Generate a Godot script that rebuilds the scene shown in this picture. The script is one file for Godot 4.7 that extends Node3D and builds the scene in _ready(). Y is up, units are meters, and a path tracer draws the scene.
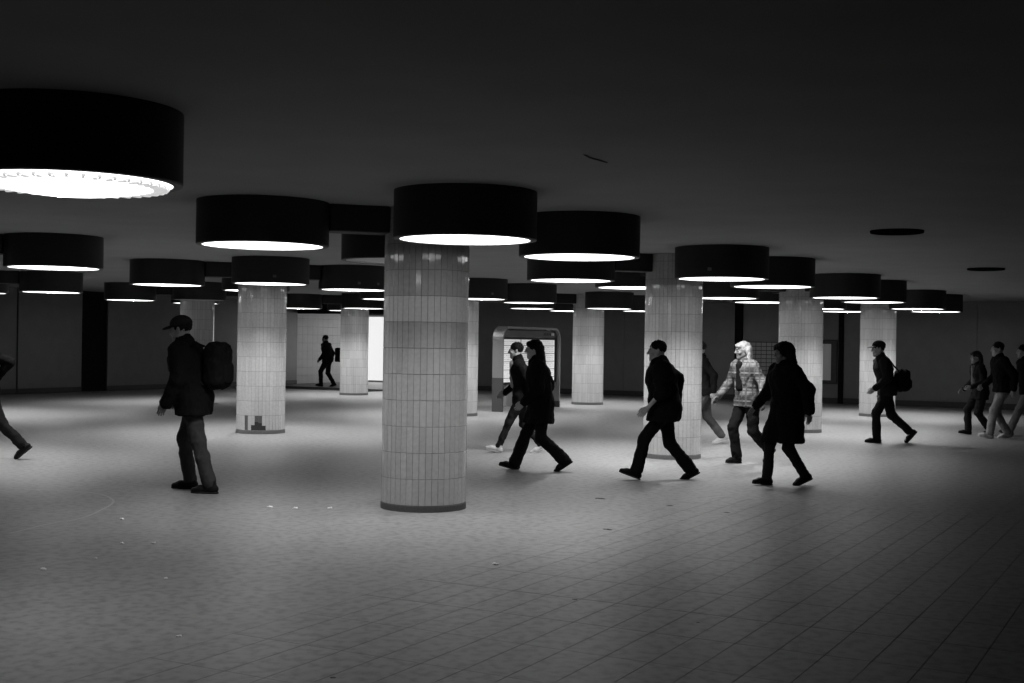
extends Node3D
# An underground concourse at night. World axes follow the hall's own column grid; the camera stands at the origin at eye height.

const CEIL := 2.886            # ceiling height
const RIM := 2.475             # underside of the lamp drums
const COL_R := 0.41            # column radius
const COL_X := -6.58           # first column, and the grid's steps
const COL_Z := -10.402
const STEP_X := -7.491
const STEP_Z := -6.6045
const LAMP_DX := 1.095         # lamps sit on the corners of a square round each column
const LAMP_DZ := 1.131
const WALL_L := -28.1
const WALL_F := -35.9
const WALL_R := 9.9
const WALL_N := 9.0

var M := {}
var taken := {}
var rng := RandomNumberGenerator.new()
var wrinkle := FastNoiseLite.new()


func _ready() -> void:
	rng.seed = 4711
	wrinkle.seed = 5
	wrinkle.frequency = 1.0
	set_camera()
	set_environment()
	make_materials()
	build_shell()
	build_floor()
	build_columns()
	build_lamps()
	build_wall_fittings()
	build_people()
	build_litter()


# ------------------------------------------------------------------ camera and air
func set_camera() -> void:
	var cam := Camera3D.new()
	cam.name = "camera"
	cam.fov = rad_to_deg(2.0 * atan(341.5 / 1265.2))
	cam.near = 0.05
	cam.far = 200.0
	add_child(cam)
	var b := Basis(Vector3.UP, deg_to_rad(28.4186))
	b = b * Basis(Vector3.BACK, deg_to_rad(0.859))
	cam.transform = Transform3D(b, Vector3(0, 1.62, 0))
	cam.current = true


const LAMP_POWER := 6.2        # downward beam of one drum lamp
const LAMP_CONE := 63.5        # half angle of the beam that its reflector throws
const LAMP_GLOW := 3.2         # what the eye sees of the lens

func set_environment() -> void:
	var e := Environment.new()
	e.background_mode = Environment.BG_COLOR
	e.background_color = Color.BLACK
	e.ambient_light_source = Environment.AMBIENT_SOURCE_DISABLED
	e.tonemap_mode = Environment.TONE_MAPPER_LINEAR
	e.tonemap_exposure = 1.0
	e.sdfgi_enabled = true
	e.ssao_enabled = true
	e.ssil_enabled = true
	var w := WorldEnvironment.new()
	w.name = "air"
	w.environment = e
	add_child(w)


# ------------------------------------------------------------------ materials
func grey(v: float) -> Color:
	return Color(v, v, v).linear_to_srgb()


func noise_tex(freq: float, lo: float, hi: float, octaves := 4, seed_ := 1, size := 512, bands := []) -> NoiseTexture2D:
	var n := FastNoiseLite.new()
	n.seed = seed_
	n.noise_type = FastNoiseLite.TYPE_SIMPLEX_SMOOTH
	n.frequency = freq
	n.fractal_octaves = octaves
	var t := NoiseTexture2D.new()
	t.width = size
	t.height = size
	t.seamless = true
	t.noise = n
	var g := Gradient.new()
	g.set_color(0, grey(lo))
	g.set_color(1, grey(hi))
	for b in bands:
		g.add_point(b[0], grey(b[1]))
	t.color_ramp = g
	return t


func mat(called: String, v: float, rough: float, spec := 0.5, metal := 0.0) -> StandardMaterial3D:
	var m := StandardMaterial3D.new()
	m.resource_name = called
	m.albedo_color = grey(v)
	m.roughness = rough
	m.metallic = metal
	m.metallic_specular = spec
	M[called] = m
	return m


func textured(m: StandardMaterial3D, t: Texture2D, per_metre: float) -> void:
	m.albedo_texture = t
	m.uv1_triplanar = true
	m.uv1_world_triplanar = true
	m.uv1_scale = Vector3.ONE * per_metre


func make_materials() -> void:
	var dirt := noise_tex(0.012, 0.55, 1.0, 5, 3, 1024)
	var worn := noise_tex(0.03, 0.5, 1.0, 6, 11, 1024, [[0.42, 0.84], [0.6, 0.94]])
	for k in 4:
		var s := mat("floor_slab_%d" % k, [0.255, 0.262, 0.25, 0.266][k], 0.42, 0.5)
		textured(s, worn, 0.31)
	var fs := mat("floor_slabs", 0.25, 0.42, 0.5)
	textured(fs, worn, 0.31)
	fs.vertex_color_use_as_albedo = true
	textured(mat("grout", 0.12, 0.9), dirt, 1.0)
	textured(mat("ceiling_paint", 0.23, 0.85), noise_tex(0.008, 0.86, 1.0, 4, 8, 512), 0.22)
	textured(mat("wall_panel", 0.125, 0.32), noise_tex(0.01, 0.85, 1.0, 3, 17, 512), 0.4)
	textured(mat("wall_dark", 0.012, 0.95, 0.15), dirt, 0.4)
	textured(mat("wall_plain", 0.07, 0.6), dirt, 0.4)
	textured(mat("baseboard", 0.02, 0.5), dirt, 1.0)
	textured(mat("passage_tile", 0.5, 0.3), noise_tex(0.01, 0.88, 1.0, 3, 29, 256), 0.6)
	var glaze := noise_tex(0.015, 0.82, 1.0, 4, 21, 512)
	var vals := [0.48, 0.50, 0.465, 0.515]
	for k in 4:
		textured(mat("tile_%d" % k, vals[k], 0.08), glaze, 2.3)
		textured(mat("tile_worn_%d" % k, vals[k] * 0.8, 0.08), glaze, 2.3)
	textured(mat("tile_pale", 0.54, 0.08), glaze, 2.3)
	textured(mat("tile_dull", 0.385, 0.08), glaze, 2.3)
	textured(mat("tile_dark", 0.10, 0.4), glaze, 2.3)
	var tv := mat("tile_rest", 1.0, 0.08)
	tv.vertex_color_use_as_albedo = true
	textured(mat("mortar", 0.20, 0.9), dirt, 2.0)
	textured(mat("column_foot", 0.16, 0.7), dirt, 3.0)
	textured(mat("column_foot_dark", 0.08, 0.7), dirt, 3.0)
	mat("drum_paint", 0.008, 0.55)
	mat("drum_inside", 0.7, 0.5)
	mat("bracket_paint", 0.006, 0.7)
	mat("lens_off", 0.35, 0.4)
	mat("label_plate", 0.12, 0.5)
	var glow := mat("lamp_glow", 0.8, 0.4)
	glow.emission_enabled = true
	glow.emission = Color.WHITE
	glow.emission_energy_multiplier = LAMP_GLOW
	var prism_glass := mat("prism_glass", 0.5, 0.2)
	prism_glass.emission_enabled = true
	prism_glass.emission = Color.WHITE
	prism_glass.emission_energy_multiplier = 0.45
	var bulb := mat("lamp_bulb", 0.8, 0.4)
	bulb.emission_enabled = true
	bulb.emission = Color.WHITE
	bulb.emission_energy_multiplier = 150.0
	var door_glow := mat("lit_door_glass", 0.6, 0.3)
	door_glow.emission_enabled = true
	door_glow.emission = Color.WHITE
	door_glow.emission_energy_multiplier = 0.8
	mat("steel", 0.30, 0.38, 0.5, 0.6)
	mat("steel_dark", 0.05, 0.5)
	mat("board_header", 0.10, 0.4)
	mat("board_lower", 0.2, 0.4)
	mat("black_frame", 0.012, 0.4)
	mat("paper", 0.75, 0.7)
	mat("card", 0.33, 0.7)
	mat("litter_paper", 0.85, 0.9)
	mat("litter_dark", 0.03, 0.9)
	mat("clod", 0.09, 0.95)
	mat("mat_rubber", 0.015, 0.9)
	mat("chalk", 0.42, 0.9)
	mat("downlight_rim", 0.006, 1.0, 0.0)
	mat("downlight_glass", 0.006, 1.0, 0.0)
	mat("cable", 0.01, 0.6)


# ------------------------------------------------------------------ bookkeeping
func numbered(called: String) -> String:
	if not taken.has(called):
		taken[called] = 0
		return called
	taken[called] += 1
	return "%s_%03d" % [called, taken[called]]


func thing(called: String, label: String, category: String, at: Vector3, turn := 0.0, group := "") -> Node3D:
	var o := Node3D.new()
	o.name = numbered(called)
	add_child(o)
	o.position = at
	o.rotation.y = turn
	tag(o, label, category, group)
	return o


func tag(o: Node, label: String, category: String, group := "") -> void:
	o.set_meta("label", label)
	o.set_meta("category", category)
	if group != "":
		o.set_meta("group", group)


func part(called: String, mesh: Mesh, m: Material, parent: Node, xf := Transform3D.IDENTITY) -> MeshInstance3D:
	var o := MeshInstance3D.new()
	o.name = called
	o.mesh = mesh
	o.material_override = m
	o.transform = xf
	o.cast_shadow = GeometryInstance3D.SHADOW_CASTING_SETTING_ON
	parent.add_child(o, true)
	return o


func structure(called: String) -> Node3D:
	var o := Node3D.new()
	o.name = called
	o.set_meta("kind", "structure")
	add_child(o)
	return o


func at(x: float, y: float, z: float) -> Transform3D:
	return Transform3D(Basis.IDENTITY, Vector3(x, y, z))


# ------------------------------------------------------------------ shapes
func quad(st: SurfaceTool, a: Vector3, b: Vector3, c: Vector3, d: Vector3, out: Vector3) -> void:
	# a b c d in order round the quad; flipped if need be so that the front looks along «out»
	var n := (c - a).cross(b - a)
	var q := [a, b, c, a, c, d]
	if n.dot(out) < 0.0:
		q = [a, c, b, a, d, c]
		n = -n
	n = n.normalized()
	for p in q:
		st.set_normal(n)
		st.add_vertex(p)


func add_bevel_box(st: SurfaceTool, lo: Vector3, hi: Vector3, b: float) -> void:
	# a box with chamfered edges: six faces, twelve chamfers, eight corners
	var c := (lo + hi) * 0.5
	var h := (hi - lo) * 0.5
	b = minf(b, minf(h.x, minf(h.y, h.z)) * 0.9)
	for ax in 3:
		for s in [-1.0, 1.0]:
			var n := Vector3.ZERO
			n[ax] = s
			var u := (ax + 1) % 3
			var v := (ax + 2) % 3
			var p := []
			for k in [[-1, -1], [1, -1], [1, 1], [-1, 1]]:
				var q := c
				q[ax] += s * h[ax]
				q[u] += k[0] * (h[u] - b)
				q[v] += k[1] * (h[v] - b)
				p.append(q)
			quad(st, p[0], p[1], p[2], p[3], n)
	if b <= 0.0:
		return
	for ax in 3:
		var u := (ax + 1) % 3
		var v := (ax + 2) % 3
		for su in [-1.0, 1.0]:
			for sv in [-1.0, 1.0]:
				var p := []
				for k in [[-1, 0], [1, 0], [1, 1], [-1, 1]]:
					var q := c
					q[ax] += k[0] * (h[ax] - b)
					q[u] += su * (h[u] - (b if k[1] == 1 else 0.0))
					q[v] += sv * (h[v] - (0.0 if k[1] == 1 else b))
					p.append(q)
				var n := Vector3.ZERO
				n[u] = su
				n[v] = sv
				quad(st, p[0], p[1], p[2], p[3], n)


func bevel_box(size: Vector3, b := 0.01) -> ArrayMesh:
	# centred in x and z, standing on y = 0
	var st := SurfaceTool.new()
	st.begin(Mesh.PRIMITIVE_TRIANGLES)
	add_bevel_box(st, Vector3(-size.x / 2, 0, -size.z / 2), Vector3(size.x / 2, size.y, size.z / 2), b)
	return st.commit()


func box_between(lo: Vector3, hi: Vector3, b := 0.0) -> ArrayMesh:
	var st := SurfaceTool.new()
	st.begin(Mesh.PRIMITIVE_TRIANGLES)
	add_bevel_box(st, lo, hi, b)
	return st.commit()


func lathe(profile: Array, sides := 64) -> ArrayMesh:
	# profile: [radius, height] pairs; each segment has its own flat normals up the profile, smooth round the axis
	var st := SurfaceTool.new()
	st.begin(Mesh.PRIMITIVE_TRIANGLES)
	for k in profile.size() - 1:
		var a: Array = profile[k]
		var b: Array = profile[k + 1]
		var dr: float = b[0] - a[0]
		var dh: float = b[1] - a[1]
		var n2 := Vector2(dh, -dr).normalized()
		for s in sides:
			var t0 := TAU * s / sides
			var t1 := TAU * (s + 1) / sides
			var v := []
			var nn := []
			for q in [[a, t0], [b, t0], [b, t1], [a, t1]]:
				v.append(Vector3(cos(q[1]) * q[0][0], q[0][1], sin(q[1]) * q[0][0]))
				nn.append(Vector3(cos(q[1]) * n2.x, n2.y, sin(q[1]) * n2.x))
			var order := [0, 1, 2, 0, 2, 3]
			var fn: Vector3 = (v[2] - v[0]).cross(v[1] - v[0])
			if fn.length_squared() < 1e-14:
				fn = (v[3] - v[0]).cross(v[2] - v[0])
			if fn.dot(nn[0] + nn[2]) < 0.0:
				order = [0, 2, 1, 0, 3, 2]
			for o in order:
				st.set_normal(nn[o])
				st.add_vertex(v[o])
	return st.commit()


func tube(points: Array, r: float, sides := 8) -> ArrayMesh:
	var st := SurfaceTool.new()
	st.begin(Mesh.PRIMITIVE_TRIANGLES)
	var rings := []
	for i in points.size():
		var d: Vector3 = (points[mini(i + 1, points.size() - 1)] - points[maxi(i - 1, 0)]).normalized()
		var u := d.cross(Vector3.UP if absf(d.y) < 0.9 else Vector3.RIGHT).normalized()
		var w := d.cross(u)
		var ring := []
		for s in sides:
			var t := TAU * s / sides
			ring.append(points[i] + (u * cos(t) + w * sin(t)) * r)
		rings.append(ring)
	for i in points.size() - 1:
		for s in sides:
			var a: Vector3 = rings[i][s]
			var b: Vector3 = rings[i + 1][s]
			var c: Vector3 = rings[i + 1][(s + 1) % sides]
			var e: Vector3 = rings[i][(s + 1) % sides]
			quad(st, a, b, c, e, (a + b + c + e) / 4.0 - (points[i] + points[i + 1]) / 2.0)
	return st.commit()


# ------------------------------------------------------------------ the shell of the hall
func build_shell() -> void:
	var T := 0.3
	var c := structure("ceiling")
	part("slab", box_between(Vector3(WALL_L - T, CEIL, WALL_F - T), Vector3(WALL_R + T, CEIL + T, WALL_N + T)), M.ceiling_paint, c)

	# side wall behind the rows of columns: smooth panels, a narrow joint and one dark doorway recess
	var wl := structure("wall_left")
	part("backing", box_between(Vector3(WALL_L - T, 0, WALL_F - 6.0), Vector3(WALL_L - 0.06, CEIL, WALL_N + T)), M.wall_dark, wl)
	var edges := [[8.9, -4.0], [-4.03, -14.0], [-14.03, -23.75], [-23.80, -26.03], [-27.01, WALL_F]]
	for e in edges:
		part("panel", box_between(Vector3(WALL_L - 0.06, 0.0, e[1]), Vector3(WALL_L, CEIL, e[0]), 0.006), M.wall_panel, wl)
	var bl := structure("baseboard_left")
	for e in edges:
		part("board", box_between(Vector3(WALL_L, 0, e[1]), Vector3(WALL_L + 0.015, 0.14, e[0]), 0.004), M.baseboard, bl)

	# far wall, with the lit passage at its end
	var wf := structure("wall_far")
	var px := -22.3
	part("backing", box_between(Vector3(px, 0, WALL_F - T), Vector3(WALL_R + T, CEIL, WALL_F - 0.05)), M.wall_plain, wf)
	part("lintel", box_between(Vector3(WALL_L, 2.5, WALL_F - T), Vector3(px, CEIL, WALL_F)), M.wall_dark, wf)
	var cuts := [px, -19.0, -15.5, -11.96, -11.72, -8.91, -8.77, -5.2, -1.6, 2.0, 5.6, WALL_R]
	for k in cuts.size() - 1:
		var dark: bool = k == 3 or k == 5
		var d := 0.05 if dark else 0.0
		part("pilaster" if dark else "panel", box_between(Vector3(cuts[k] + 0.002, 0, WALL_F - 0.05), Vector3(cuts[k + 1] - 0.002, CEIL, WALL_F + d), 0.005), M.wall_dark if dark else M.wall_panel, wf)
	var bf := structure("baseboard_far")
	for k in cuts.size() - 1:
		if k != 3 and k != 5:
			part("board", box_between(Vector3(cuts[k], 0, WALL_F), Vector3(cuts[k + 1], 0.16, WALL_F + 0.015), 0.004), M.baseboard, bf)

	var wp := structure("wall_passage")
	part("side", box_between(Vector3(px, 0, WALL_F - 6.0), Vector3(px + T, CEIL, WALL_F - T)), M.passage_tile, wp)
	part("back", box_between(Vector3(WALL_L - 0.06, 0, -40.3), Vector3(px, CEIL, -40.06)), M.wall_plain, wp)
	part("ceiling_board", box_between(Vector3(WALL_L - 0.06, 2.62, -40.3), Vector3(px, CEIL, WALL_F - T)), M.ceiling_paint, wp)
	# pale tiles line the passage's side, up to its glazed doors
	var pt := box_between(Vector3(0.0, 0.002, -0.149), Vector3(0.055, 0.289, 0.149), 0.004)
	for r in 9:
		for k in 14:
			part("tile", pt, M.passage_tile, wp, at(WALL_L - 0.06, r * 0.291, WALL_F - 0.15 - k * 0.3))
	var dr := structure("door_1")
	for k in 6:
		part("lit_pane", box_between(Vector3(0.03, 0.06, -0.02), Vector3(0.90, 2.48, 0.0), 0.004), M.lit_door_glass, dr, at(WALL_L + k * 0.93, 0, -40.0))
		part("mullion", box_between(Vector3(-0.03, 0.0, -0.06), Vector3(0.03, 2.55, 0.03), 0.006), M.drum_inside, dr, at(WALL_L + 0.03 + k * 0.93, 0, -40.0))
	part("head_rail", box_between(Vector3(WALL_L, 2.48, -40.06), Vector3(px, 2.55, -39.97), 0.006), M.drum_inside, dr)
	part("sill", box_between(Vector3(WALL_L, 0.0, -40.06), Vector3(px, 0.06, -39.97), 0.006), M.drum_inside, dr)
	var day := AreaLight3D.new()
	day.name = "door_light"
	day.area_size = Vector2(5.4, 2.3)
	day.light_energy = 3.0
	day.area_range = 60.0
	day.area_attenuation = 2.0
	day.shadow_enabled = true
	day.position = Vector3(-25.2, 1.27, -39.95)
	day.rotation.y = PI
	dr.add_child(day)

	var wr := structure("wall_right")
	part("face", box_between(Vector3(WALL_R, 0, WALL_F - T), Vector3(WALL_R + T, CEIL, WALL_N + T)), M.wall_plain, wr)
	var wn := structure("wall_near")
	part("face", box_between(Vector3(WALL_L - T, 0, WALL_N), Vector3(WALL_R + T, CEIL, WALL_N + T)), M.wall_plain, wn)


const SLAB_W := 0.2435
const SLAB_L := 0.625
const WIDE := Vector3(0.0028, 0.0008, 0.0009)     # open joints in the aisle
const SPLIT := Vector3(0.0028, 0.001, 0.0042)    # along the one wide cross joint
const SLIM := Vector3(0.0003, 0.0002, 0.0003)     # joints trodden full of dirt

func slab_mesh(gap: Vector3) -> ArrayMesh:
	var st := SurfaceTool.new()
	st.begin(Mesh.PRIMITIVE_TRIANGLES)
	add_slab(st, Vector3.ZERO, gap)
	return st.commit()


func add_slab(st: SurfaceTool, p: Vector3, gap: Vector3) -> void:
	# gap: joint across x, bevel, joint across z
	var hx := (SLAB_W - gap.x) / 2.0
	var hz := (SLAB_L - gap.z) / 2.0
	var b := gap.y
	var lo := -0.0055
	var t := [Vector3(-hx + b, 0, -hz + b), Vector3(hx - b, 0, -hz + b), Vector3(hx - b, 0, hz - b), Vector3(-hx + b, 0, hz - b)]
	var u := [Vector3(-hx, lo, -hz), Vector3(hx, lo, -hz), Vector3(hx, lo, hz), Vector3(-hx, lo, hz)]
	quad(st, p + t[0], p + t[1], p + t[2], p + t[3], Vector3.UP)
	for k in 4:
		var j := (k + 1) % 4
		quad(st, p + t[k], p + t[j], p + u[j], p + u[k], (t[k] + t[j]) / 2.0 + Vector3(0, 0.02, 0))


func build_floor() -> void:
	var f := structure("floor")
	part("bed", box_between(Vector3(WALL_L - 0.3, -0.3, -41.0), Vector3(WALL_R + 0.3, -0.005, WALL_N + 0.3)), M.grout, f)
	var st := SurfaceTool.new()
	st.begin(Mesh.PRIMITIVE_TRIANGLES)
	var wide := slab_mesh(WIDE)
	var slim := slab_mesh(SLIM)
	var split := slab_mesh(SPLIT)
	var near := []
	var look := Vector2(-sin(deg_to_rad(28.4186)), -cos(deg_to_rad(28.4186)))
	var i0 := int(ceil((WALL_L + 1.937) / SLAB_W))
	var i1 := int(floor((WALL_R + 1.937) / SLAB_W))
	var k0 := int(ceil((-41.0 + 7.25) / SLAB_L))
	var k1 := int(floor((WALL_N + 7.25) / SLAB_L))
	var all := []
	for i in range(i0, i1):
		for k in range(k0, k1):
			var p := Vector2(-1.937 + (i + 0.5) * SLAB_W, -7.25 + (k + 0.5) * SLAB_L)
			var ahead := p.dot(look)
			var aside := p.x * -look.y + p.y * look.x
			all.append([ahead if ahead > 5.6 and absf(aside) < ahead * 0.405 else 1000.0 + absf(ahead), p, k == 0 or k == -1])
	all.sort_custom(func(a, b): return a[0] < b[0])
	for n in all.size():
		var p: Vector2 = all[n][1]
		var open: bool = p.x > -4.7 and p.y > -13.0
		var q := Vector3(p.x, 0, p.y)
		if n < 300:
			part("slab", (split if all[n][2] else wide) if open else slim, M["floor_slab_%d" % rng.randi_range(0, 3)], f, at(q.x, q.y, q.z))
		else:
			var t := 0.96 + rng.randf() * 0.08
			st.set_color(Color(t, t, t))
			add_slab(st, q, (SPLIT if all[n][2] else WIDE) if open else SLIM)
	var rest := part("slabs", st.commit(), M.floor_slabs, f)
	rest.set_meta("kind", "stuff")


# ------------------------------------------------------------------ columns
const TILES_ROUND := 42
const ROW := 0.247
const FOOT := 0.062

func column_spots() -> Array:
	# grid index, label
	return [
		[0, 0, "round tiled column with one paler band of tiles two thirds up", "one"],
		[1, 1, "round tiled column with broken dark tiles at its foot", "one"],
		[1, 0, "round tiled column behind the striding person with dark jacket and bare forearm", "one"],
		[2, 0, "round tiled column behind the woman with thick dark hair and knee-length coat", "one"],
		[3, 0, "round tiled column behind the man in a peaked cap with shoulder bag", "rest"],
		[2, 1, "round tiled column between the banded column and the information board", "rest"],
		[3, 1, "round tiled column at the far end of the information board", "rest"],
		[2, 2, "dim round tiled column in front of the dark side wall", "rest"],
		[3, 2, "round tiled column beside the dark entrance mat and lit passage", "rest"],
		[-1, 0, "round tiled column holding up the lamp with the ribbed lens", "rest"],
		[0, 1, "round tiled column in the row next to the side wall", "rest"],
		[1, 2, "round tiled column close to the doorway recess in the side wall", "rest"],
	]


func tile_mesh(h: float) -> ArrayMesh:
	var st := SurfaceTool.new()
	st.begin(Mesh.PRIMITIVE_TRIANGLES)
	add_tile(st, Transform3D.IDENTITY, h)
	return st.commit()


func add_tile(st: SurfaceTool, xf: Transform3D, h: float) -> void:
	# a flat tile facing +z, standing on y = 0, with chamfered edges and sides that run into the mortar
	var w := (TAU * COL_R / TILES_ROUND - 0.0035) / 2.0
	var y0 := 0.0018
	var y1 := h - 0.0018
	var b := 0.0022
	var f := [Vector3(-w + b, y0 + b, 0), Vector3(w - b, y0 + b, 0), Vector3(w - b, y1 - b, 0), Vector3(-w + b, y1 - b, 0)]
	var g := [Vector3(-w, y0, -b), Vector3(w, y0, -b), Vector3(w, y1, -b), Vector3(-w, y1, -b)]
	var s := [Vector3(-w, y0, -0.012), Vector3(w, y0, -0.012), Vector3(w, y1, -0.012), Vector3(-w, y1, -0.012)]
	var mid := Vector3(0, h / 2.0, -0.02)
	quad(st, xf * f[0], xf * f[1], xf * f[2], xf * f[3], xf.basis * Vector3.BACK)
	for k in 4:
		var j := (k + 1) % 4
		var o: Vector3 = xf.basis * ((f[k] + f[j]) / 2.0 - mid)
		quad(st, xf * f[k], xf * f[j], xf * g[j], xf * g[k], o)
		quad(st, xf * g[k], xf * g[j], xf * s[j], xf * s[k], o)


func build_columns() -> void:
	var core := lathe([[COL_R - 0.006, 0.0], [COL_R - 0.006, CEIL]], 84)
	var foot := lathe([[COL_R + 0.004, 0.0], [COL_R + 0.004, FOOT - 0.006], [COL_R - 0.004, FOOT]], 84)
	var whole := tile_mesh(ROW)
	var top_h := CEIL - FOOT - 11 * ROW
	var cut := tile_mesh(top_h)
	var rest_mesh: ArrayMesh
	var st_all := SurfaceTool.new()
	st_all.begin(Mesh.PRIMITIVE_TRIANGLES)
	for row in 12:
		for k in TILES_ROUND:
			var a := TAU * (k + 0.5) / TILES_ROUND
			var v: float = [0.48, 0.50, 0.465, 0.515][rng.randi_range(0, 3)]
			st_all.set_color(Color(v, v, v))
			add_tile(st_all, Transform3D(Basis(Vector3.UP, a), Vector3(sin(a) * (COL_R), FOOT + row * ROW, cos(a) * COL_R)), ROW if row < 11 else top_h)
	rest_mesh = st_all.commit()
	for c in column_spots():
		var where := Vector3(COL_X + c[1] * STEP_X, 0, COL_Z + c[0] * STEP_Z)
		var t := thing("tiled_column", c[2], "column", where, 0.0, "round tiled columns holding up the ceiling")
		part("core", core, M.mortar, t)
		part("foot", foot, M.column_foot_dark if c[0] == 0 and c[1] == 0 else M.column_foot, t)
		if c[3] == "rest":
			part("tiles", rest_mesh, M.tile_rest, t).set_meta("kind", "stuff")
			continue
		var to_eye := atan2(-where.x, -where.z)
		var st := SurfaceTool.new()
		st.begin(Mesh.PRIMITIVE_TRIANGLES)
		for row in 12:
			for k in TILES_ROUND:
				var a := TAU * (k + 0.5) / TILES_ROUND
				var off := angle_difference(a, to_eye)
				var xf := Transform3D(Basis(Vector3.UP, a + (rng.randf() - 0.5) * 0.012), Vector3(sin(a) * COL_R, FOOT + row * ROW, cos(a) * COL_R))
				var pick := rng.randi_range(0, 3)
				if absf(off) > 1.72:
					var v: float = [0.48, 0.50, 0.465, 0.515][pick]
					st.set_color(Color(v, v, v))
					add_tile(st, xf, ROW if row < 11 else top_h)
					continue
				var m: Material = M["tile_%d" % pick]
				if c[0] == 0 and c[1] == 0:
					m = M["tile_worn_%d" % pick]
					if row == 7:
						m = M.tile_pale
					elif row > 7:
						m = M.tile_dull
				if c[0] == 1 and c[1] == 1:
					# tiles knocked off at the foot, facing the open hall, leave a ragged hole
					if row == 0 and off > -0.22 and off < 0.42:
						var gone := 0.025 + 0.11 * exp(-pow(off - 0.1, 2.0) / 0.03) + 0.04 * absf(sin(k * 2.3))
						part("tile", tile_mesh(ROW - gone), M.tile_dark if gone > 0.09 else m, t, xf * Transform3D(Basis.IDENTITY, Vector3(0, gone, 0)))
						part("cavity", box_between(Vector3(-0.031, 0, -0.006), Vector3(0.031, gone, -0.0045), 0.0), M.litter_dark, t, xf)
						continue
					if row == 0 and off > 0.6 and off < 0.72:
						m = M.tile_dark
				part("tile", whole if row < 11 else cut, m, t, xf)
		part("tiles", st.commit(), M.tile_rest, t).set_meta("kind", "stuff")


# ------------------------------------------------------------------ lamps
func cluster_name(i: int, j: int) -> String:
	var n := {
		Vector2i(0, 0): "the column with a paler band", Vector2i(1, 1): "the column with broken foot tiles", Vector2i(1, 0): "the column behind the striding person with bare forearm",
		Vector2i(2, 0): "the column behind the woman in knee-length coat", Vector2i(3, 0): "the column behind the man in peaked cap", Vector2i(2, 1): "the column just before the information board",
		Vector2i(3, 1): "the column at the board's far end", Vector2i(2, 2): "the dim column by the side wall", Vector2i(3, 2): "the column by the lit passage",
		Vector2i(-1, 0): "the column before the banded one", Vector2i(0, 1): "the column in the side wall's row", Vector2i(1, 2): "the column by the doorway recess"}
	return n[Vector2i(i, j)]


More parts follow.
